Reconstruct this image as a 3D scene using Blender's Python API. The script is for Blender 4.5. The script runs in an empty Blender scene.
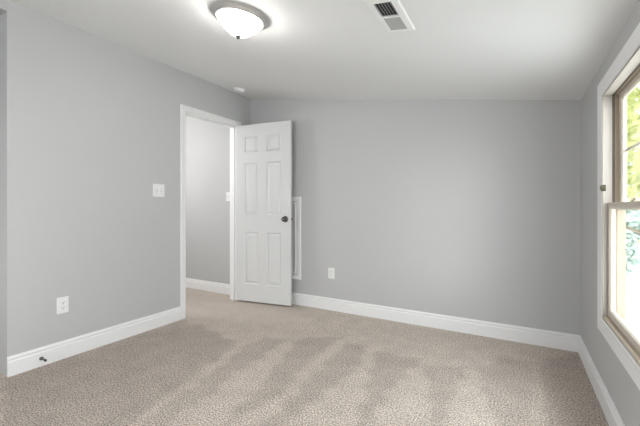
import bpy, bmesh, math, random
import numpy as np
from mathutils import Vector, Matrix

R = math.radians
scene = bpy.context.scene
col = scene.collection
random.seed(7)

# ------------------------------------------------------------------ camera
cam_d = bpy.data.cameras.new('camera')
cam = bpy.data.objects.new('camera', cam_d)
col.objects.link(cam)
cam.location = (0, 0, 1.09)
cam.rotation_euler = (R(90), 0, R(29.943))
cam_d.sensor_width = 36
cam_d.lens = 36 * 342.78 / 640
cam_d.shift_y = -5.36 / 640
cam_d.clip_start = 0.02
scene.camera = cam

# ------------------------------------------------------------------ world, sun, area lights, exposure
world = bpy.data.worlds.new('daylight')
scene.world = world
world.use_nodes = True
wn = world.node_tree.nodes
bg = wn['Background']
bg.inputs['Color'].default_value = (0.935, 0.96, 1.0, 1)
bg.inputs['Strength'].default_value = 4.1
wl = world.node_tree.links
w_tc = wn.new('ShaderNodeTexCoord')
w_sep = wn.new('ShaderNodeSeparateXYZ')
w_ramp = wn.new('ShaderNodeValToRGB')            # overcast sky: brighter towards the zenith
w_ramp.color_ramp.elements[0].position = 0.10
w_ramp.color_ramp.elements[0].color = (1.10, 1.15, 1.22, 1)
w_ramp.color_ramp.elements[1].position = 0.85
w_ramp.color_ramp.elements[1].color = (2.65, 2.78, 2.92, 1)
wl.new(w_tc.outputs['Generated'], w_sep.inputs['Vector'])
wl.new(w_sep.outputs['Z'], w_ramp.inputs['Fac'])
wl.new(w_ramp.outputs['Color'], bg.inputs['Color'])

sun_d = bpy.data.lights.new('sun', 'SUN')
sun_d.energy = 1.3
sun_d.angle = R(26)          # hazy, low
sun_d.color = (1.0, 0.98, 0.94)
sun = bpy.data.objects.new('sun', sun_d)
col.objects.link(sun)
sun.rotation_euler = Vector((-0.66, 0.74, -0.12)).to_track_quat('-Z', 'Y').to_euler()


def area(name, loc, direction, sx, sy, power, color=(1, 1, 1), spread=180):
    d = bpy.data.lights.new(name, 'AREA')
    d.shape = 'RECTANGLE'
    d.size, d.size_y = sx, sy
    d.energy = power
    d.color = color
    d.spread = R(spread)
    o = bpy.data.objects.new(name, d)
    col.objects.link(o)
    o.location = loc
    o.rotation_euler = Vector(direction).to_track_quat('-Z', 'Y').to_euler()
    return o


# fill light added in an unseen front wall opening, behind the camera
area('fill_front', (-1.3, -1.27, 1.15), (0, 1, 0.0), 1.15, 1.15, 5.0, (1.0, 0.995, 0.98))
portal = area('window_portal', (0.515, 1.94, 1.10), (-1, 0, 0), 0.92, 1.22, 1)
portal.data.cycles.is_portal = True
portal = area('window_portal', (0.515, -0.2425, 1.10), (-1, 0, 0), 0.92, 1.22, 1)  # portal of the added window beside the camera
portal.data.cycles.is_portal = True
# the hall's own ceiling lamp
hall_l = bpy.data.lights.new('hall_lamp', 'POINT')
hall_l.energy = 33
hall_l.shadow_soft_size = 0.15
hall_o = bpy.data.objects.new('hall_lamp', hall_l)
col.objects.link(hall_o)
hall_o.location = (-4.05, 1.95, 1.80)

scene.view_settings.view_transform = 'Standard'
scene.view_settings.look = 'None'
scene.view_settings.gamma = 1
scene.view_settings.use_curve_mapping = False
scene.view_settings.exposure = 0.19

# ------------------------------------------------------------------ room dimensions (metres)
XL, XR, YB, YF = -2.851, 0.412, 3.223, -1.25
ZL, ZR = 2.429, 1.899
K = (ZR - ZL) / (XR - XL)


def zc(x):
    return ZL + K * (x - XL)


DY0, DY1, DH = 2.278, 3.004, 2.042      # doorway
CY = 0.907                               # the left wall starts here (closet opening before it)
HALL_Y = 3.161
WT = 0.088
WY0, WY1, WZ0, WZ1 = 1.48, 2.395, 0.485, 1.705   # window opening

# ------------------------------------------------------------------ materials


def new_mat(name):
    m = bpy.data.materials.new(name)
    m.use_nodes = True
    return m, m.node_tree.nodes, m.node_tree.links, m.node_tree.nodes['Principled BSDF']


def paint(name, color, rough=0.6, bump=0.0, scale=180.0, var=0.0, spec=0.3, metal=0.0):
    m, n, l, p = new_mat(name)
    p.inputs['Base Color'].default_value = (*color, 1)
    p.inputs['Roughness'].default_value = rough
    p.inputs['Specular IOR Level'].default_value = spec
    p.inputs['Metallic'].default_value = metal
    tc = n.new('ShaderNodeTexCoord')
    nz = n.new('ShaderNodeTexNoise')
    nz.inputs['Scale'].default_value = scale
    nz.inputs['Detail'].default_value = 3
    l.new(tc.outputs['Object'], nz.inputs['Vector'])
    if var:
        mr = n.new('ShaderNodeMapRange')
        mr.inputs['To Min'].default_value = 1 - var
        mr.inputs['To Max'].default_value = 1 + var
        l.new(nz.outputs['Fac'], mr.inputs['Value'])
        mx = n.new('ShaderNodeVectorMath')
        mx.operation = 'SCALE'
        mx.inputs[0].default_value = color
        l.new(mr.outputs['Result'], mx.inputs['Scale'])
        l.new(mx.outputs['Vector'], p.inputs['Base Color'])
    if bump:
        b = n.new('ShaderNodeBump')
        b.inputs['Strength'].default_value = bump
        b.inputs['Distance'].default_value = 0.002
        l.new(nz.outputs['Fac'], b.inputs['Height'])
        l.new(b.outputs['Normal'], p.inputs['Normal'])
    return m


M = {}
M['wall'] = paint('grey_wall_paint', (0.528, 0.527, 0.524), 0.75, 0.10, 160, 0.006)
M['ceiling'] = paint('ceiling_paint', (0.80, 0.80, 0.795), 0.85, 0.12, 120, 0.006)
M['trim'] = paint('white_trim_paint', (0.85, 0.845, 0.84), 0.38, 0.02, 90, 0.004, 0.4)
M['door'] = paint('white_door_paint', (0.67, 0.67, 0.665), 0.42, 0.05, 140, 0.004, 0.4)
M['cream'] = paint('cream_vinyl', (0.62, 0.56, 0.48), 0.4, 0.02, 60, 0.008, 0.4)
M['liner'] = paint('cream_jamb_liner', (0.42, 0.385, 0.345), 0.45, 0.02, 60, 0.008, 0.3)
M['almond'] = paint('almond_vinyl', (0.42, 0.35, 0.27), 0.45, 0.02, 60, 0.01, 0.4)
M['slot'] = paint('dark_track', (0.16, 0.13, 0.10), 0.6, 0.0, 60, 0.01)
M['plastic'] = paint('white_plastic', (0.84, 0.84, 0.83), 0.35, 0.0, 60, 0.004, 0.5)
M['plastic_shade'] = paint('grey_white_plastic', (0.62, 0.62, 0.61), 0.4, 0.0, 60, 0.004, 0.4)
M['dark'] = paint('dark_slot', (0.04, 0.04, 0.04), 0.6, 0.0, 60, 0.01)
M['rubber'] = paint('dark_rubber', (0.05, 0.05, 0.05), 0.7, 0.0, 60, 0.02)
M['nickel'] = paint('brushed_nickel', (0.60, 0.59, 0.57), 0.36, 0.03, 220, 0.02, 0.5, 0.85)
M['chrome'] = paint('dark_chrome', (0.11, 0.105, 0.10), 0.3, 0.0, 120, 0.02, 0.5, 1.0)
M['brass'] = paint('aged_brass', (0.075, 0.068, 0.042), 0.5, 0.0, 120, 0.03, 0.3, 0.2)
M['finial'] = paint('dark_finial', (0.045, 0.043, 0.04), 0.5, 0.0, 60, 0.02)
M['duct'] = paint('grey_duct', (0.05, 0.05, 0.05), 0.7, 0.0, 60, 0.02)
M['vent'] = paint('white_register_enamel', (0.86, 0.86, 0.85), 0.4, 0.0, 60, 0.004, 0.4)
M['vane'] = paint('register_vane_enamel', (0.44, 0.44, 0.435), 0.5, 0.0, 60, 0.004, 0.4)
M['bark'] = paint('tree_bark', (0.20, 0.16, 0.12), 0.9, 0.6, 20, 0.2)
M['siding'] = paint('pale_siding', (0.70, 0.68, 0.64), 0.7, 0.1, 30, 0.02)

# frosted lit glass of the ceiling lamp
m, n, l, p = new_mat('lit_frosted_glass')
p.inputs['Base Color'].default_value = (0.9, 0.9, 0.88, 1)
p.inputs['Roughness'].default_value = 0.4
p.inputs['Emission Color'].default_value = (1.0, 0.98, 0.94, 1)
p.inputs['Emission Strength'].default_value = 36.0
M['dome'] = m

# window glass: clear pane with a Fresnel reflection
m = bpy.data.materials.new('window_glass')
m.use_nodes = True
n, l = m.node_tree.nodes, m.node_tree.links
n.remove(n['Principled BSDF'])
tr = n.new('ShaderNodeBsdfTransparent')
tr.inputs['Color'].default_value = (0.95, 0.97, 0.96, 1)
gl = n.new('ShaderNodeBsdfGlossy')
gl.inputs['Roughness'].default_value = 0.02
fr = n.new('ShaderNodeFresnel')
geo = n.new('ShaderNodeNewGeometry')          # the Fresnel node inverts the index on back faces: undo that
ior = n.new('ShaderNodeMapRange')
ior.inputs['To Min'].default_value = 1.28
ior.inputs['To Max'].default_value = 1 / 1.28
l.new(geo.outputs['Backfacing'], ior.inputs['Value'])
l.new(ior.outputs['Result'], fr.inputs['IOR'])
mx = n.new('ShaderNodeMixShader')
l.new(fr.outputs['Fac'], mx.inputs['Fac'])
l.new(tr.outputs['BSDF'], mx.inputs[1])
l.new(gl.outputs['BSDF'], mx.inputs[2])
l.new(mx.outputs['Shader'], n['Material Output'].inputs['Surface'])
M['glass'] = m

# carpet: beige cut pile with vacuum tracks and painted-in floor shade stored as one mask
m, n, l, p = new_mat('beige_carpet')
p.inputs['Roughness'].default_value = 1.0
p.inputs['Specular IOR Level'].default_value = 0.05
tc = n.new('ShaderNodeTexCoord')
n1 = n.new('ShaderNodeTexNoise'); n1.inputs['Scale'].default_value = 120; n1.inputs['Detail'].default_value = 4
n1.inputs['Roughness'].default_value = 0.75
n2 = n.new('ShaderNodeTexNoise'); n2.inputs['Scale'].default_value = 7; n2.inputs['Detail'].default_value = 4
n3 = n.new('ShaderNodeTexVoronoi'); n3.inputs['Scale'].default_value = 150
for q in (n1, n2, n3):
    l.new(tc.outputs['Object'], q.inputs['Vector'])
cr = n.new('ShaderNodeValToRGB')
cr.color_ramp.elements[0].position = 0.39
cr.color_ramp.elements[0].color = (0.215, 0.176, 0.148, 1)
cr.color_ramp.elements[1].position = 0.62
cr.color_ramp.elements[1].color = (0.98, 0.87, 0.77, 1)
l.new(n1.outputs['Fac'], cr.inputs['Fac'])
at = n.new('ShaderNodeAttribute'); at.attribute_name = 'pile_lay_shade'
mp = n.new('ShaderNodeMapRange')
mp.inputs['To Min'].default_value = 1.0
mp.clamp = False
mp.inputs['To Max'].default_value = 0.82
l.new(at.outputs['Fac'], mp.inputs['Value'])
mp2 = n.new('ShaderNodeMapRange')
mp2.inputs['From Min'].default_value = 0.3
mp2.inputs['From Max'].default_value = 0.7
mp2.inputs['To Min'].default_value = 0.93
mp2.inputs['To Max'].default_value = 1.07
l.new(n2.outputs['Fac'], mp2.inputs['Value'])
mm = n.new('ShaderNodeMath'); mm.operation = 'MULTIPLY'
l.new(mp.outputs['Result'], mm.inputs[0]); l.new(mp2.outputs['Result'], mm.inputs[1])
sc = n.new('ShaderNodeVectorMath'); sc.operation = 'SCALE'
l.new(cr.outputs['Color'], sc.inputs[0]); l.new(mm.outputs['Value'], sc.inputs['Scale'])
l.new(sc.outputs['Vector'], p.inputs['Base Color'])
ad = n.new('ShaderNodeMath'); ad.operation = 'ADD'
l.new(n1.outputs['Fac'], ad.inputs[0]); l.new(n3.outputs['Distance'], ad.inputs[1])
bp = n.new('ShaderNodeBump'); bp.inputs['Strength'].default_value = 0.7; bp.inputs['Distance'].default_value = 0.006
l.new(ad.outputs['Value'], bp.inputs['Height']); l.new(bp.outputs['Normal'], p.inputs['Normal'])
M['carpet'] = m


def leaf_mat(name, c1, c2):
    m, n, l, p = new_mat(name)
    tc = n.new('ShaderNodeTexCoord')
    nz = n.new('ShaderNodeTexNoise'); nz.inputs['Scale'].default_value = 1.6
    cr = n.new('ShaderNodeValToRGB')
    cr.color_ramp.elements[0].position = 0.35; cr.color_ramp.elements[0].color = (*c1, 1)
    cr.color_ramp.elements[1].position = 0.65; cr.color_ramp.elements[1].color = (*c2, 1)
    l.new(tc.outputs['Object'], nz.inputs['Vector'])
    l.new(nz.outputs['Fac'], cr.inputs['Fac'])
    l.new(cr.outputs['Color'], p.inputs['Base Color'])
    p.inputs['Roughness'].default_value = 0.6
    p.inputs['Specular IOR Level'].default_value = 0.2
    tl = n.new('ShaderNodeBsdfTranslucent')
    l.new(cr.outputs['Color'], tl.inputs['Color'])
    mx = n.new('ShaderNodeMixShader'); mx.inputs['Fac'].default_value = 0.4
    l.new(p.outputs['BSDF'], mx.inputs[1]); l.new(tl.outputs['BSDF'], mx.inputs[2])
    l.new(mx.outputs['Shader'], n['Material Output'].inputs['Surface'])
    return m


M['leaf'] = leaf_mat('spring_leaves', (0.40, 0.43, 0.15), (0.56, 0.57, 0.27))
M['leaf_cool'] = leaf_mat('cool_leaves', (0.44, 0.52, 0.48), (0.58, 0.66, 0.61))
M['lawn'] = paint('pale_concrete', (0.66, 0.65, 0.64), 0.9, 0.3, 30, 0.06)

# ------------------------------------------------------------------ mesh helpers


class MB:
    def __init__(self):
        self.bm = bmesh.new()

    def poly(self, pts):
        return self.bm.faces.new([self.bm.verts.new(p) for p in pts])

    def box(self, x0, x1, y0, y1, z0, z1, mat=None):
        P = [(x, y, z) for x in (x0, x1) for y in (y0, y1) for z in (z0, z1)]
        if mat is not None:
            P = [mat @ Vector(q) for q in P]
        v = [self.bm.verts.new(q) for q in P]
        for f in ((0, 1, 3, 2), (4, 6, 7, 5), (0, 4, 5, 1), (2, 3, 7, 6), (0, 2, 6, 4), (1, 5, 7, 3)):
            self.bm.faces.new([v[i] for i in f])
        return self

    def loft(self, rings, closed=True, caps=True):
        vs = [[self.bm.verts.new(q) for q in r] for r in rings]
        n = len(vs[0])
        for a, b in zip(vs, vs[1:]):
            for i in range(n if closed else n - 1):
                j = (i + 1) % n
                self.bm.faces.new((a[i], a[j], b[j], b[i]))
        if caps and closed:
            self.bm.faces.new(vs[0][::-1])
            self.bm.faces.new(vs[-1])
        return self

    def lathe(self, prof, seg=48, mat=None, cap0=False, cap1=False):
        """prof: (radius, height) pairs; axis +z"""
        rings = []
        for r, z in prof:
            ring = []
            for i in range(seg):
                t = 2 * math.pi * i / seg
                q = Vector((r * math.cos(t), r * math.sin(t), z))
                ring.append(mat @ q if mat is not None else q)
            rings.append(ring)
        vs = [[self.bm.verts.new(q) for q in r] for r in rings]
        for a, b in zip(vs, vs[1:]):
            for i in range(seg):
                j = (i + 1) % seg
                self.bm.faces.new((a[i], a[j], b[j], b[i]))
        if cap0:
            self.bm.faces.new(vs[0][::-1])
        if cap1:
            self.bm.faces.new(vs[-1])
        return self

    def prism(self, pts2, axis, a, b):
        """extrude a 2D outline along an axis: axis 'y' uses (x,z), 'x' uses (y,z), 'z' uses (x,y)"""
        def mk(u, v, w):
            return {'y': (u, w, v), 'x': (w, u, v), 'z': (u, v, w)}[axis]
        self.loft([[mk(u, v, a) for u, v in pts2], [mk(u, v, b) for u, v in pts2]])
        return self

    def build(self, name, mat, parent=None, smooth=False, bevel=0.0, seg=2, loc=None):
        bmesh.ops.recalc_face_normals(self.bm, faces=self.bm.faces[:])
        me = bpy.data.meshes.new(name)
        self.bm.to_mesh(me)
        self.bm.free()
        o = bpy.data.objects.new(name, me)
        col.objects.link(o)
        me.materials.append(mat)
        if smooth:
            for f in me.polygons:
                f.use_smooth = True
            me.set_sharp_from_angle(angle=R(40))
        if bevel:
            b = o.modifiers.new('bevel', 'BEVEL')
            b.width = bevel
            b.segments = seg
            b.limit_method = 'ANGLE'
            b.angle_limit = R(35)
        if parent is not None:
            o.parent = parent
        if loc is not None:
            o.location = loc
        return o


def struct(o, label=None):
    o['kind'] = 'structure'
    if label:
        o['label'] = label
    return o


def thing(name, label, cat, matrix, group=None):
    o = bpy.data.objects.new(name, None)
    o.empty_display_size = 0.1
    col.objects.link(o)
    o.matrix_world = matrix
    o['label'] = label
    o['category'] = cat
    if group:
        o['group'] = group
    return o


def frame_matrix(origin, u, v, w):
    m = Matrix.Identity(4)
    for i, a in enumerate((u, v, w)):
        a = Vector(a).normalized()
        for r in range(3):
            m[r][i] = a[r]
    m.translation = Vector(origin)
    return m


def rect_frame(mb, u0, u1, v0, v1, prof, mk, open_bottom=False):
    """moulding round a rectangle; prof = (outward offset, depth) pairs, mk maps (u, v, depth) to 3D"""
    rings = []
    for w, d in prof:
        if open_bottom:
            q = [(u0 - w, v0), (u0 - w, v1 + w), (u1 + w, v1 + w), (u1 + w, v0)]
        else:
            q = [(u0 - w, v0 - w), (u0 - w, v1 + w), (u1 + w, v1 + w), (u1 + w, v0 - w)]
        rings.append([mk(u, v, d) for u, v in q])
    vs = [[mb.bm.verts.new(q) for q in r] for r in rings]
    k = len(vs)
    for i in range(k):
        a, b = vs[i], vs[(i + 1) % k]
        n = len(a)
        for s in range(n - 1 if open_bottom else n):
            t = (s + 1) % n
            mb.bm.faces.new((a[s], a[t], b[t], b[s]))
    if open_bottom:
        mb.bm.faces.new([r[0] for r in vs])
        mb.bm.faces.new([r[-1] for r in vs][::-1])
    return mb


# ------------------------------------------------------------------ the setting
# floor: one carpet through room, closet and hall, with vacuum tracks and painted-in shade
CAM = np.array([0, 0, 1.09])


def floor_at(u, v):
    yaw = R(29.943)
    r, up = (u - 320) / 342.78, (207.635 - v) / 342.78
    s, c = math.sin(yaw), math.cos(yaw)
    ray = (r * c - s, r * s + c, up)
    t = -1.09 / up
    return (ray[0] * t, ray[1] * t)


TRACKS_SHADE = [
    ([(0, 378), (150, 331), (200, 325), (238, 344), (205, 368), (110, 440), (0, 440)], 1.15),   # outlines of the darker pile; this broad one also paints in the dimmer left floor: floor coordinates are derived once, then fixed in the room
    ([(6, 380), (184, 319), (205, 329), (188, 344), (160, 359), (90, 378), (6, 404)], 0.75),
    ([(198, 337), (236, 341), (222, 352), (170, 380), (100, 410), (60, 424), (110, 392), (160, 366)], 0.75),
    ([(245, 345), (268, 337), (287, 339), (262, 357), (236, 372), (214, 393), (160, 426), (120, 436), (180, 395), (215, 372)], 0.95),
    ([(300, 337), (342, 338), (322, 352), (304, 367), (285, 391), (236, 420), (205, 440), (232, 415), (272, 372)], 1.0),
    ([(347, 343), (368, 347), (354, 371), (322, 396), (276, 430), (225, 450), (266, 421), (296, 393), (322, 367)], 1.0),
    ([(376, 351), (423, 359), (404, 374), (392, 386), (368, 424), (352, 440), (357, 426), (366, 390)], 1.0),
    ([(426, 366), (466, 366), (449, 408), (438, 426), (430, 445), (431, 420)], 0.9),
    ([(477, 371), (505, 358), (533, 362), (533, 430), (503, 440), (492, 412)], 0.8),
    ([(540, 364), (578, 352), (614, 424), (622, 450), (550, 450)], 1.0),  # right corner of the floor: light falloff painted into the carpet colour
]
gx, gy = np.arange(-4.33, 0.4131, 0.0155), np.arange(-1.26, 3.24, 0.0155)
GX, GY = np.meshgrid(gx, gy)
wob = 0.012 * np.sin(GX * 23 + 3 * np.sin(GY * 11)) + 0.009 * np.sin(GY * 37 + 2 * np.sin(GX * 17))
lay_shade = np.zeros_like(GX)
for poly, wt in TRACKS_SHADE:
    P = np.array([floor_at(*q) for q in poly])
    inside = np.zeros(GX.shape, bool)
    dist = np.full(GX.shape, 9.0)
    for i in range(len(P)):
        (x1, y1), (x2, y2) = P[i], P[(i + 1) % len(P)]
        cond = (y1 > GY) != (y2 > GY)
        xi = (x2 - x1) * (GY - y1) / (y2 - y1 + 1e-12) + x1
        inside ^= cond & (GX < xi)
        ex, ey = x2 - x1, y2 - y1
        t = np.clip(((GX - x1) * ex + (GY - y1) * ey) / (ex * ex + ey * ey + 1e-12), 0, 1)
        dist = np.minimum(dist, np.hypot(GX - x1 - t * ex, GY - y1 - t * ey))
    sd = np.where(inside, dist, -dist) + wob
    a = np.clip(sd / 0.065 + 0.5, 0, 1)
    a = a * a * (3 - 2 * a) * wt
    lay_shade = np.maximum(lay_shade, a)
ny, nx = GX.shape
verts = np.stack([GX.ravel(), GY.ravel(), np.zeros(GX.size)], 1)
idx = np.arange(GX.size).reshape(ny, nx)
faces = np.stack([idx[:-1, :-1], idx[:-1, 1:], idx[1:, 1:], idx[1:, :-1]], -1).reshape(-1, 4)
me = bpy.data.meshes.new('floor')
me.from_pydata(verts.tolist(), [], faces.tolist())
att = me.attributes.new('pile_lay_shade', 'FLOAT', 'POINT')
att.data.foreach_set('value', lay_shade.ravel().astype(np.float32))
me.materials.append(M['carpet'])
floor = bpy.data.objects.new('floor', me)
col.objects.link(floor)
struct(floor, 'beige cut pile carpet with wedge shaped vacuum tracks')

# ceiling (slopes down towards the window)
mb = MB()
xa, xb = XL - 0.115, XR + WT + 0.02
mb.prism([(xa, zc(xa)), (xb, zc(xb)), (xb, zc(xb) + 0.1), (xa, zc(xa) + 0.1)], 'y', YF - 0.12, YB + 0.12)
struct(mb.build('ceiling', M['ceiling']), 'sloped ceiling, lower towards the window')

# left wall, with the doorway
mb = MB()
x0, x1 = XL - 0.115, XL
mb.box(x0, x1, CY, DY0 - 0.018, 0, zc(x0))
mb.box(x0, x1, DY1 + 0.018, YB, 0, zc(x0))
mb.box(x0, x1, DY0 - 0.018, DY1 + 0.018, DH + 0.018, zc(x0))
mb.box(x0, x1, YF, -0.4, 0, zc(x0))
mb.box(x0, x1, -0.4, CY, 2.36, zc(x0))
struct(mb.build('wall_left', M['wall']), 'grey left wall with the doorway')

# closet recess before the left wall
mb = MB()
mb.box(-3.66, -3.55, -0.4, CY, 0, 2.45)
mb.box(-3.55, x0, CY, CY + 0.09, 0, 2.45)
mb.box(-3.55, x0, -0.49, -0.4, 0, 2.45)
struct(mb.build('wall_closet', M['wall']))
mb = MB(); mb.box(-3.66, x0, -0.49, CY + 0.09, 2.45, 2.5)
struct(mb.build('ceiling_closet', M['ceiling']))

# back wall
mb = MB()
mb.prism([(XL - 0.115, 0), (XR + WT, 0), (XR + WT, zc(XR + WT)), (XL - 0.115, zc(XL - 0.115))], 'y', YB, YB + 0.11)
struct(mb.build('wall_back', M['wall']), 'grey back wall under the sloped ceiling')

# right wall with the window opening
mb = MB()
x0, x1 = XR, XR + WT
zt = zc(XR)
W2Y0, W2Y1 = -0.70, -0.70 + WY1 - WY0      # a second window beside the camera, added to let in fill daylight
mb.box(x0, x1, WY1, YB, 0, zt)
mb.box(x0, x1, W2Y1, WY0, 0, zt)
mb.box(x0, x1, YF, W2Y0, 0, zt)
mb.box(x0, x1, W2Y0, W2Y1, 0, WZ0)
mb.box(x0, x1, W2Y0, W2Y1, WZ1, zt)
mb.box(x0, x1, WY0, WY1, 0, WZ0)
mb.box(x0, x1, WY0, WY1, WZ1, zt)
struct(mb.build('wall_right', M['wall']), 'grey knee wall with the window')

# front wall behind the camera with an opening added for the fill light
mb = MB()
fx0, fx1 = -1.9, -0.7
mb.prism([(XL - 0.115, 0), (fx0, 0), (fx0, zc(fx0)), (XL - 0.115, zc(XL - 0.115))], 'y', YF - 0.11, YF)
mb.prism([(fx1, 0), (XR + WT, 0), (XR + WT, zc(XR + WT)), (fx1, zc(fx1))], 'y', YF - 0.11, YF)
mb.prism([(fx0, 0), (fx1, 0), (fx1, 0.55), (fx0, 0.55)], 'y', YF - 0.11, YF)
mb.prism([(fx0, 1.75), (fx1, 1.75), (fx1, zc(fx1)), (fx0, zc(fx0))], 'y', YF - 0.11, YF)
struct(mb.build('wall_front', M['wall']))
mb = MB()
rect_frame(mb, fx0, fx1, 0.55, 1.75, [(0, 0), (0, 0.012), (0.006, 0.015), (0.052, 0.018), (0.078, 0.016), (0.083, 0)], lambda u, v, d: (u, YF + d, v))
struct(mb.build('trim_3', M['trim']))  # casing round the added fill opening

# hall beyond the doorway
hx0 = XL - 0.115
mb = MB(); mb.box(-4.33, hx0, HALL_Y, HALL_Y + 0.1, 0, 2.43)
struct(mb.build('wall_hall', M['wall']), 'grey hall wall seen through the doorway')
mb = MB(); mb.box(-4.43, -4.33, 1.0, HALL_Y + 0.1, 0, 2.43)
struct(mb.build('wall_hall_far', M['wall']))
mb = MB(); mb.box(-4.33, hx0, 1.0, 1.1, 0, 2.43)
struct(mb.build('wall_hall_near', M['wall']))
mb = MB(); mb.box(-4.43, hx0, 1.0, HALL_Y + 0.1, 2.43, 2.5)
struct(mb.build('ceiling_hall', M['ceiling']))

# baseboards
BP = [(0, 0), (0.016, 0), (0.016, 0.090), (0.0145, 0.094), (0.0085, 0.097), (0.0080, 0.104), (0.0125, 0.107), (0.0130, 0.112), (0.0095, 0.118), (0.0060, 0.121), (0.0055, 0.127), (0, 0.127)]


def baseboard(name, a, b, normal, label=None):
    mb = MB()
    a, b, nn = Vector(a), Vector(b), Vector(normal)
    rings = [[(q + nn * d + Vector((0, 0, z))) for d, z in BP] for q in (a, b)]
    mb.loft(rings)
    return struct(mb.build(name, M['trim']), label)


baseboard('baseboard_left', (XL, CY, 0), (XL, DY0 - 0.06, 0), (1, 0, 0), 'white baseboard along the left wall')
baseboard('baseboard_back', (XL, YB, 0), (XR, YB, 0), (0, -1, 0), 'white baseboard along the back wall')
baseboard('baseboard_right', (XR, YF, 0), (XR, YB, 0), (-1, 0, 0), 'white baseboard under the window')
baseboard('baseboard_hall', (-4.33, HALL_Y, 0), (hx0, HALL_Y, 0), (0, -1, 0), 'white baseboard in the hall')

# door casing and jamb
CP = [(0.005, 0), (0.005, 0.010), (0.012, 0.0125), (0.020, 0.0115), (0.040, 0.0155), (0.052, 0.0165), (0.058, 0.013), (0.060, 0.0)]
mb = MB()
rect_frame(mb, DY0, DY1, 0, DH, CP, lambda u, v, d: (XL + d, u, v), open_bottom=True)
rect_frame(mb, DY0, DY1, 0, DH, CP, lambda u, v, d: (hx0 - d, u, v), open_bottom=True)
casing = struct(mb.build('trim_1', M['trim'], bevel=0.001), 'white casing round the doorway')
mb = MB()
mb.box(hx0, XL, DY0 - 0.018, DY0, 0, DH)
mb.box(hx0, XL, DY1, DY1 + 0.018, 0, DH)
mb.box(hx0, XL, DY0 - 0.018, DY1 + 0.018, DH, DH + 0.018)
mb.box(XL - 0.075, XL - 0.040, DY0, DY0 + 0.011, 0, DH)
mb.box(XL - 0.075, XL - 0.040, DY1 - 0.011, DY1, 0, DH)
mb.box(XL - 0.075, XL - 0.040, DY0, DY1, DH - 0.011, DH)
mb.build('jamb', M['trim'], casing)
mb = MB()
mb.box(XL - 0.036, XL + 0.012, DY0, DY0 + 0.0022, 0.915, 0.975)
mb.build('strike_plate', M['nickel'], casing)

# ------------------------------------------------------------------ the door
TH, DW = 0.035, 0.700
ang = R(9)
door = bpy.data.objects.new('door_1', None)
col.objects.link(door)
door.location = (XL + 0.010, DY1 - 0.003, 0.019)
door.rotation_euler = (0, 0, ang)
struct(door, 'white six panel door standing open against the back wall')
door['category'] = 'door'
DHL = 2.040 - 0.019
xs = [0.003, 0.113, 0.299, 0.399, 0.585, DW + 0.003]
zs = [0, 0.193, 0.794, 0.985, 1.585, 1.700, 1.893, DHL]
PCELLS = {(i, j) for i in (1, 3) for j in (1, 3, 5)}
mb = MB()
for face_y in (0.0, -TH):
    for i in range(5):
        for j in range(7):
            if (i, j) in PCELLS:
                continue
            mb.poly([(xs[i], face_y, zs[j]), (xs[i + 1], face_y, zs[j]), (xs[i + 1], face_y, zs[j + 1]), (xs[i], face_y, zs[j + 1])])
for i in range(5):
    for z in (0, DHL):
        mb.poly([(xs[i], 0, z), (xs[i + 1], 0, z), (xs[i + 1], -TH, z), (xs[i], -TH, z)])
for j in range(7):
    for x in (xs[0], xs[-1]):
        mb.poly([(x, 0, zs[j]), (x, 0, zs[j + 1]), (x, -TH, zs[j + 1]), (x, -TH, zs[j])])
bmesh.ops.remove_doubles(mb.bm, verts=mb.bm.verts[:], dist=1e-5)
leaf = mb.build('door_leaf', M['door'], door)
for (i, j) in sorted(PCELLS):
    mb = MB()
    for face_y, sg in ((0.0, 1), (-TH, -1)):
        ins = [(0, 0), (0.004, 0.001), (0.014, 0.009), (0.021, 0.0095), (0.024, 0.0075), (0.040, 0.0025), (0.042, 0.002)]
        rings = []
        for w, d in ins:
            y = face_y - sg * d
            rings.append([(xs[i] + w, y, zs[j] + w), (xs[i + 1] - w, y, zs[j] + w), (xs[i + 1] - w, y, zs[j + 1] - w), (xs[i] + w, y, zs[j + 1] - w)])
        vs = [[mb.bm.verts.new(q) for q in r] for r in rings]
        for a, b in zip(vs, vs[1:]):
            for s in range(4):
                t = (s + 1) % 4
                mb.bm.faces.new((a[s], a[t], b[t], b[s]))
        mb.bm.faces.new(vs[-1])
    mb.build('door_panel', M['door'], door)

# knobs, rosettes, latch, hinges
KX, KZ = DW - 0.060, 0.945
for sg, y0 in ((-1, -TH), (1, 0.0)):
    mk = frame_matrix((KX, y0, KZ), (1, 0, 0), (0, 0, -sg), (0, sg, 0))
    mb = MB()
    mb.lathe([(0.034, 0.0), (0.034, 0.003), (0.031, 0.006), (0.016, 0.008), (0.012, 0.012)], 40, mk, True, True)
    rose = mb.build('rosette', M['chrome'], door, smooth=True)
    mb = MB()
    prof = [(0.011, 0.008), (0.011, 0.024), (0.016, 0.028), (0.023, 0.034), (0.0265, 0.042), (0.0265, 0.049), (0.023, 0.056), (0.015, 0.061), (0.006, 0.063), (0.0005, 0.0632)]
    mb.lathe(prof, 40, mk, True, True)
    kn = mb.build('door_knob', M['chrome'], door, smooth=True)
    mb = MB()
    mb.lathe([(0.006, 0.0625), (0.006, 0.0645), (0.0045, 0.065)], 24, mk, True, True)
    mb.build('lock_button', M['nickel'], kn, smooth=True)
mb = MB()
mb.box(DW + 0.0025, DW + 0.0048, -TH + 0.005, -0.005, KZ - 0.029, KZ + 0.029)
lp = mb.build('latch_plate', M['nickel'], door)
mb = MB()
mb.prism([(DW + 0.004, -0.026), (DW + 0.016, -0.021), (DW + 0.016, -0.018), (DW + 0.004, -0.009)], 'z', KZ - 0.009, KZ + 0.009)
mb.build('latch_bolt', M['chrome'], lp)
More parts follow.
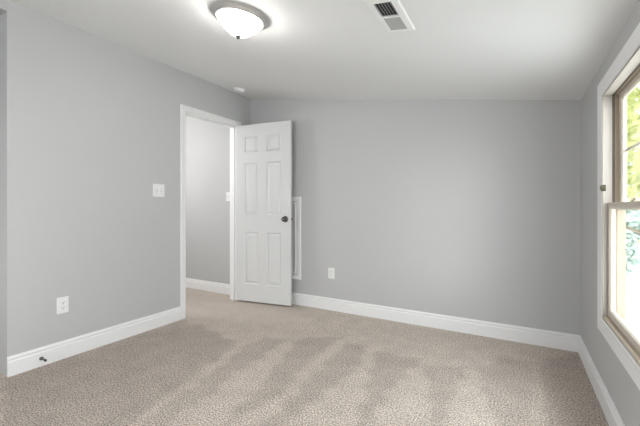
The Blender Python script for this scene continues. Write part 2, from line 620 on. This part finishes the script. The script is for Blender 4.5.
for hz in (0.31, 1.07, 1.80):
    mb = MB()
    mb.box(0.0008, 0.0032, -0.033, -0.002, hz - 0.044, hz + 0.044)
    for k in range(5):
        z0 = hz - 0.044 + k * 0.0176
        mb.lathe([(0.0062, z0), (0.0062, z0 + 0.0172)], 16, Matrix.Translation((-0.003, 0.006, 0)), True, True)
    mb.build('hinge', M['nickel'], door)

# ------------------------------------------------------------------ access panel behind the door (back wall)
ap = thing('access_panel', 'white framed access panel on the back wall behind the door edge', 'access panel',
           frame_matrix((-2.335, YB, 0.279), (1, 0, 0), (0, -1, 0), (0, 0, 1)))
AW, AH = 0.47, 0.932
mb = MB()
rect_frame(mb, -AW / 2 + 0.045, AW / 2 - 0.045, 0.045, AH - 0.045,
           [(0, 0), (0, 0.008), (0.008, 0.012), (0.030, 0.016), (0.041, 0.016), (0.045, 0.010), (0.045, 0)], lambda u, v, d: (u, d, v))
mb.build('frame', M['trim'], ap)
mb = MB()
rect_frame(mb, -AW / 2 + 0.083, AW / 2 - 0.083, 0.083, AH - 0.083,
           [(0, 0.004), (0.004, 0.010), (0.014, 0.013), (0.019, 0.009), (0.021, 0.004)], lambda u, v, d: (u, d, v))
mb.build('panel_moulding', M['trim'], ap)
mb = MB(); mb.box(-AW / 2 + 0.040, AW / 2 - 0.040, 0.0, 0.006, 0.040, AH - 0.040)
mb.build('panel', M['door'], ap)

# ------------------------------------------------------------------ switches and outlets


def plate(root, w, h):
    mb = MB()
    rings = []
    for ins, d in ((0, 0), (0, 0.0025), (0.002, 0.0045), (0.006, 0.0058), (0.008, 0.006)):
        a, b = w / 2 - ins, h / 2 - ins
        rings.append([(-a, d, -b), (a, d, -b), (a, d, b), (-a, d, b)])
    mb.loft(rings)
    return mb.build('wall_plate', M['plastic'], root)


def screw(root, x, z):
    mb = MB()
    mk = frame_matrix((x, 0.0058, z), (1, 0, 0), (0, 0, -1), (0, 1, 0))
    mb.lathe([(0.0035, 0), (0.0035, 0.0008), (0.002, 0.0013)], 16, mk, True, True)
    return mb.build('screw', M['plastic_shade'], root, smooth=True)


def wall_switch(name, label, mtx, gangs):
    root = thing(name, label, 'light switch', mtx, 'white wall switches')
    w = 0.070 + 0.046 * (gangs - 1)
    plate(root, w, 0.116)
    for g in range(gangs):
        x = (g - (gangs - 1) / 2) * 0.046
        mb = MB()
        rect_frame(mb, x - 0.0052, x + 0.0052, -0.0122, 0.0122, [(0, 0.0055), (0, 0.0068), (0.0015, 0.0068), (0.003, 0.0055)], lambda u, v, d: (u, d, v))
        mb.box(x - 0.0052, x + 0.0052, 0.005, 0.0062, -0.0122, 0.0122)
        mb.build('switch_slot', M['plastic_shade'], root)
        mb = MB()
        mb.loft([[(x - 0.0045, 0.006, -0.006), (x + 0.0045, 0.006, -0.006), (x + 0.0045, 0.006, 0.008), (x - 0.0045, 0.006, 0.008)],
                 [(x - 0.0036, 0.019, 0.006), (x + 0.0036, 0.019, 0.006), (x + 0.0036, 0.017, 0.013), (x - 0.0036, 0.017, 0.013)]])
        mb.build('toggle', M['plastic'], root, bevel=0.0008)
        for sz in (-0.030, 0.030):
            screw(root, x, sz)
    return root


def wall_outlet(label, mtx):
    root = thing('wall_outlet', label, 'outlet', mtx, 'white duplex outlets')
    plate(root, 0.074, 0.118)
    for sz in (-0.0195, 0.0195):
        mb = MB()
        ring = []
        for k in range(32):
            t = 2 * math.pi * k / 32
            ring.append((0.0172 * math.cos(t), max(-0.0135, min(0.0135, 0.0172 * math.sin(t)))))
        mb.loft([[(u, d, sz + v) for u, v in ring] for d in (0.0055, 0.0078)])
        rc = mb.build('receptacle', M['plastic'], root, bevel=0.0006)
        mb = MB()
        mb.box(-0.0075, -0.0050, 0.0074, 0.0081, sz - 0.001, sz + 0.0085)
        mb.box(0.0050, 0.0075, 0.0074, 0.0081, sz + 0.0, sz + 0.0075)
        mk = frame_matrix((0, 0.0074, sz - 0.0065), (1, 0, 0), (0, 0, -1), (0, 1, 0))
        mb.lathe([(0.003, 0), (0.003, 0.0007)], 16, mk, True, True)
        mb.build('socket_holes', M['dark'], rc)
    screw(root, 0, 0)
    return root


on_left = lambda y, z: frame_matrix((XL, y, z), (0, -1, 0), (1, 0, 0), (0, 0, 1))
on_back = lambda x, y, z: frame_matrix((x, y, z), (1, 0, 0), (0, -1, 0), (0, 0, 1))
# u axis must make (u, d, v) right handed enough for flat parts; mirrored plates look the same
wall_switch('light_switch', 'white two toggle switch plate on the left wall beside the doorway', on_left(1.986, 1.248), 2)
wall_switch('light_switch', 'white single toggle switch plate on the hall wall seen through the doorway', on_back(-3.150, HALL_Y, 1.228), 1)
wall_outlet('white duplex outlet low on the left wall above the baseboard', on_left(1.220, 0.385))
wall_outlet('white duplex outlet low on the back wall right of the door', on_back(-1.716, YB, 0.392))

# ------------------------------------------------------------------ doorstop on the left baseboard
ds = thing('doorstop', 'small dark metal doorstop screwed to the left baseboard', 'doorstop',
           frame_matrix((XL + 0.016, 1.085, 0.054), (0, 1, 0), (0, 0, 1), (1, 0, 0)))
mb = MB(); mb.lathe([(0.012, 0), (0.012, 0.003), (0.007, 0.006)], 24, None, True, True)
mb.build('base', M['chrome'], ds, smooth=True)
mb = MB()
pr = [(0.0045, 0.005)]
for k in range(22):
    z = 0.007 + k * 0.0022
    pr += [(0.0055, z), (0.0042, z + 0.0011)]
mb.lathe(pr, 20, None, True, True)
mb.build('spring', M['chrome'], ds, smooth=True)
mb = MB(); mb.lathe([(0.0065, 0.053), (0.0075, 0.055), (0.0075, 0.066), (0.0055, 0.069)], 24, None, True, True)
mb.build('tip', M['rubber'], ds, smooth=True)

# ------------------------------------------------------------------ things on the ceiling
dn = Vector((K, 0, -1)).normalized()           # downward normal of the sloped ceiling
t1 = Vector((1, 0, K)).normalized()
t2 = dn.cross(t1)


def on_ceiling(x, y):
    return frame_matrix((x, y, zc(x)), t1, t2, dn)


lamp = thing('ceiling_light', 'flush round ceiling light with lit white glass dome in a brushed nickel ring', 'ceiling light', on_ceiling(-1.375, 1.475))
mb = MB()
mb.lathe([(0.115, 0.0), (0.166, 0.0), (0.1685, 0.003), (0.1685, 0.007), (0.165, 0.011), (0.160, 0.0125), (0.1585, 0.0155), (0.154, 0.018), (0.147, 0.0195), (0.1455, 0.0225), (0.141, 0.026), (0.134, 0.028), (0.129, 0.0275), (0.126, 0.026), (0.112, 0.024)], 72)
mb.build('pan', M['nickel'], lamp, smooth=True)
mb = MB()
pr = []
for k in range(15):
    rr = 0.1275 * (1 - k / 14) if k < 14 else 0.0005
    pr.append((rr, 0.030 + 0.083 * (1 - (rr / 0.1275) ** 2.0)))
mb.lathe(pr, 72, None, False, True)
mb.build('glass_dome', M['dome'], lamp, smooth=True)
mb = MB()
mb.lathe([(0.015, 0.1115), (0.0165, 0.1145), (0.012, 0.1175), (0.009, 0.120), (0.0105, 0.1235), (0.0085, 0.127), (0.004, 0.1295), (0.0005, 0.130)], 28, None, True, True)
mb.build('finial', M['finial'], lamp, smooth=True)

sd_ = thing('smoke_detector', 'round white smoke detector on the ceiling by the left wall above the doorway', 'smoke detector', on_ceiling(-2.655, 2.825))
mb = MB()
mb.lathe([(0.068, 0), (0.068, 0.008), (0.064, 0.010)], 48, None, True, True)
mb.build('mounting_base', M['plastic'], sd_, smooth=True)
mb = MB()
mb.lathe([(0.062, 0.010), (0.061, 0.016), (0.056, 0.026), (0.046, 0.033), (0.020, 0.037), (0.0005, 0.0375)], 48, None, True, True)
mb.build('cover', M['plastic'], sd_, smooth=True)
mb = MB()
mb.lathe([(0.009, 0.0355), (0.009, 0.0385), (0.0005, 0.039)], 20, Matrix.Translation((0.02, 0.015, 0)), True, True)
mb.build('test_button', M['plastic_shade'], sd_, smooth=True)

# two-way ceiling register: long side along the room
VX, VY, VW, VL = -0.549, 1.668, 0.160, 0.345
vent = thing('air_vent', 'white two way metal air register on the sloped ceiling', 'air vent', on_ceiling(VX, VY))
# local x = t1 (room X), local y = t2, z = down
IW, IL = 0.045, 0.137
mb = MB()
prof = [(0.0, 0.010), (0.003, 0.0105), (VW / 2 - IW - 0.006, 0.007), (VW / 2 - IW - 0.001, 0.002), (VW / 2 - IW, 0.0), (0.0, 0.0)]
rect_frame(mb, -IW, IW, -IL, IL, prof, lambda u, v, d: (u, v, d))
mb.box(-IW, IW, -0.006, 0.006, 0.002, 0.010)
mb.build('face_frame', M['vent'], vent)
mb = MB(); mb.box(-IW, IW, -IL, IL, 0.0003, 0.0012)
mb.build('duct_opening', M['duct'], vent)
sgn = 1 if t2.y > 0 else -1
near = -sgn
for k in range(6):            # the half nearer the camera: long vanes along the room, open and dark
    xc = -IW + (k + 0.5) * 2 * IW / 6
    rot = Matrix.Translation((xc, near * (IL + 0.006) / 2, 0.0060)) @ Matrix.Rotation(R(-58), 4, 'Y')
    mb = MB(); mb.box(-0.0045, 0.0045, -(IL - 0.006) / 2, (IL - 0.006) / 2, -0.0005, 0.0005, rot)
    mb.build('vane', M['vane'], vent)
for k in range(8):            # the far half: cross vanes turned towards the camera
    yc = -near * (0.006 + (k + 0.5) * (IL - 0.006) / 8)
    rot = Matrix.Translation((0, yc, 0.0060)) @ Matrix.Rotation(R(32) * sgn, 4, 'X')
    mb = MB(); mb.box(-IW, IW, -0.0068, 0.0068, -0.0005, 0.0005, rot)
    mb.build('vane', M['vane'], vent)
for sy in (-1, 1):
    mb = MB()
    mb.lathe([(0.004, 0.005), (0.004, 0.0075), (0.002, 0.0085)], 16, Matrix.Translation((0, sy * (IL + 0.018), 0)), True, True)
    mb.build('screw', M['plastic_shade'], vent, smooth=True)

# ------------------------------------------------------------------ the window
WP = [(0.0, 0), (0.0, 0.012), (0.006, 0.015), (0.018, 0.014), (0.052, 0.018), (0.070, 0.020), (0.078, 0.016), (0.083, 0.012), (0.083, 0)]
def build_window(name, label, trim_name, trim_label, wy0, wy1):
    mb = MB()
    rect_frame(mb, wy0, wy1, WZ0, WZ1, WP, lambda u, v, d: (XR - d, u, v))
    struct(mb.build(trim_name, M['trim'], bevel=0.001), trim_label)

    win = bpy.data.objects.new(name, None)
    col.objects.link(win)
    win.location = (XR, (wy0 + wy1) / 2, WZ0)
    struct(win, label)
    HW, HH = (WY1 - WY0) / 2, WZ1 - WZ0
    mkw = lambda u, v, d: (d, u, v)        # local: x out of the room, y along the wall, z up


    def ring_box(mb, inset0, inset1, d0, d1, extra_bottom=0.0, extra_top=0.0):
        rect_frame(mb, -HW + inset1, HW - inset1, inset1 + extra_bottom, HH - inset1 - extra_top,
                   [(0, d0), (0, d1), (inset1 - inset0, d1), (inset1 - inset0, d0)], mkw)
        return mb


    # vinyl frame: jamb liner, slot, parting rib, outer frame, sloping sill
    mb = MB(); ring_box(mb, 0.0, 0.010, -0.010, 0.030)
    mb.build('jamb_liner', M['liner'], win)
    mb = MB(); ring_box(mb, 0.0, 0.005, 0.030, 0.042)
    mb.build('balance_track', M['slot'], win)
    mb = MB()
    ring_box(mb, 0.0, 0.011, 0.042, 0.047)
    ring_box(mb, 0.0, 0.006, 0.047, 0.050)
    ring_box(mb, 0.0, 0.013, 0.050, 0.056)
    ring_box(mb, 0.0, 0.009, 0.056, 0.086)
    mb.build('window_frame', M['almond'], win)
    mb = MB()
    mb.prism([(-0.008, 0.0125), (-0.004, 0.0145), (0.004, 0.0145), (0.005, 0.0175), (0.009, 0.0175), (0.010, 0.0195), (0.046, 0.0195), (0.090, 0.013), (0.090, 0.002), (-0.008, 0.002)], 'y', -HW + 0.010, HW - 0.010)
    mb.build('window_sill', M['almond'], win)


    def sash(name, z0, z1, d0, d1, stile, rail_b, rail_t, mat):
        ins = 0.012
        mb = MB()
        y0, y1 = -HW + ins, HW - ins
        gy0, gy1, gz0, gz1 = y0 + stile, y1 - stile, z0 + rail_b, z1 - rail_t
        t = d1 - d0
        out = [(y0, z0), (y1, z0), (y1, z1), (y0, z1)]
        inn = [(gy0, gz0), (gy1, gz0), (gy1, gz1), (gy0, gz1)]
        mid = [(gy0 - 0.008, gz0 - 0.008), (gy1 + 0.008, gz0 - 0.008), (gy1 + 0.008, gz1 + 0.008), (gy0 - 0.008, gz1 + 0.008)]
        loops = [(out, d0), (mid, d0), (inn, d0 + t * 0.35), (inn, d1 - t * 0.35), (mid, d1), (out, d1)]
        vs = [[mb.bm.verts.new((d, u, v)) for u, v in q] for q, d in loops]
        for i in range(6):
            a, b = vs[i], vs[(i + 1) % 6]
            for s in range(4):
                k = (s + 1) % 4
                mb.bm.faces.new((a[s], a[k], b[k], b[s]))
        s_ = mb.build(name, mat, win, bevel=0.0015)
        mb = MB()
        dm = (d0 + d1) / 2
        mb.box(dm - 0.002, dm + 0.002, gy0 - 0.002, gy1 + 0.002, gz0 - 0.002, gz1 + 0.002)
        mb.build('window_pane', M['glass'], s_)
        return s_, (gy0, gy1, gz0, gz1, dm)


    MZ = 0.612
    lower, _ = sash('lower_sash', 0.020, MZ + 0.020, 0.012, 0.038, 0.034, 0.040, 0.034, M['cream'])
    upper, (gy0, gy1, gz0, gz1, dm) = sash('upper_sash', MZ - 0.018, HH - 0.012, 0.058, 0.080, 0.052, 0.034, 0.034, M['cream'])
    mb = MB()
    zm = (gz0 + gz1) / 2
    mb.box(dm + 0.003, dm + 0.010, gy0, gy1, zm - 0.008, zm + 0.008)
    mb.build('muntin', M['cream'], upper, bevel=0.002)
    mb = MB()
    ym = (gy0 + gy1) / 2
    mb.box(dm + 0.003, dm + 0.010, ym - 0.008, ym + 0.008, gz0, gz1)
    mb.build('muntin', M['cream'], upper, bevel=0.002)
    # sash lock on the meeting rail
    mb = MB()
    mb.box(0.014, 0.037, ym - 0.026, ym + 0.026, MZ + 0.020, MZ + 0.026)
    mb.lathe([(0.010, 0), (0.010, 0.008), (0.006, 0.010)], 20, Matrix.Translation((0.026, ym, MZ + 0.026)), True, True)
    mb.box(0.010, 0.030, ym + 0.002, ym + 0.010, MZ + 0.029, MZ + 0.036)
    mb.build('sash_lock', M['almond'], lower, bevel=0.001)
    # small catch on the far jamb
    mb = MB()
    zc_ = 1.197 - WZ0
    mb.box(-0.018, 0.003, HW - 0.0165, HW - 0.009, zc_ - 0.017, zc_ + 0.017)
    ct = mb.build('window_catch', M['brass'], win, bevel=0.0015)
    mb = MB()
    mb.box(-0.023, -0.005, HW - 0.028, HW - 0.016, zc_ - 0.008, zc_ + 0.010)
    mb.build('catch_tab', M['brass'], ct, bevel=0.002)


build_window('window_1', 'cream double hung window with a grille in its upper sash', 'trim_2', 'white casing round the window', WY0, WY1)
build_window('window_added', None, 'trim_4', None, W2Y0, W2Y1)  # added out of view for its fill daylight

# ------------------------------------------------------------------ outdoors
mb = MB()
mb.poly([(0.50, -30, -0.55), (40, -30, -0.55), (40, 45, -0.55), (0.50, 45, -0.55)])
lawn = mb.build('ground', M['lawn'])
struct(lawn, 'pale concrete ground outside the window')


def tree(label, x, y, h, rad, leafmat, seed, n_leaf=2600, low=0.25):
    rnd = random.Random(seed)
    root = thing('tree', label, 'tree', Matrix.Translation((x, y, -0.55)), 'trees outside the window')
    mb = MB()
    rings = []
    for k in range(7):
        z = h * 0.8 * k / 6
        r = 0.16 * (1 - 0.8 * k / 6) + (0.06 if k == 0 else 0)
        ox, oy = 0.08 * math.sin(k * 1.3 + seed), 0.08 * math.cos(k * 1.7 + seed)
        rings.append([(ox + r * math.cos(t * math.pi / 5), oy + r * math.sin(t * math.pi / 5), z) for t in range(10)])
    mb.loft(rings)
    for b in range(7):
        z0 = h * (low + 0.08 * b)
        a = b * 2.4 + seed
        L = rad * 0.8
        p0, p1 = Vector((0, 0, z0)), Vector((L * math.cos(a), L * math.sin(a), z0 + L * 0.5))
        d = (p1 - p0).normalized()
        u = d.cross(Vector((0, 0, 1))).normalized(); v = d.cross(u)
        mb.loft([[p0 + (u * math.cos(t) + v * math.sin(t)) * 0.05 for t in (0, 1.57, 3.14, 4.71)],
                 [p1 + (u * math.cos(t) + v * math.sin(t)) * 0.012 for t in (0, 1.57, 3.14, 4.71)]])
    mb.build('trunk', M['bark'], root, smooth=True)
    mb = MB()
    blobs = []
    for b in range(16):
        a = rnd.random() * 6.283; rr = rad * 0.65 * math.sqrt(rnd.random())
        blobs.append((rr * math.cos(a), rr * math.sin(a), h * (low + (1 - low) * (0.12 + 0.76 * rnd.random())), rad * rnd.uniform(0.32, 0.5)))
    for k in range(n_leaf):
        bx, by, bz, br = rnd.choice(blobs)
        d = Vector((rnd.gauss(0, 1), rnd.gauss(0, 1), rnd.gauss(0, 1))).normalized() * br * (0.6 + 0.4 * rnd.random())
        c = Vector((bx, by, bz)) + d
        u = Vector((rnd.gauss(0, 1), rnd.gauss(0, 1), rnd.gauss(0, 1))).normalized()
        v = u.orthogonal().normalized()
        w = u.cross(v)
        s = rnd.uniform(0.06, 0.11)
        mb.poly([c - u * s, c + v * s * 0.5 + w * s * 0.1, c + u * s, c - v * s * 0.5 + w * s * 0.1])
    mb.bm.normal_update()
    mb.build('foliage', leafmat, root)
    return root


tree('pale green leafy tree close to the window, seen through the upper sash', 2.6, 6.6, 5.0, 1.9, M['leaf'], 3, 11000, 0.15)
tree('tall yellow green tree farther out beyond the window', 4.6, 16.5, 8.0, 2.8, M['leaf'], 11, 7000, 0.15)
tree('cool green bushy tree low behind the lower sash', 1.9, 10.6, 3.0, 1.2, M['leaf_cool'], 5, 6000, 0.08)
tree('broad pale tree at the far edge of the yard', 8.6, 8.5, 6.5, 2.6, M['leaf'], 21, 5000, 0.15)
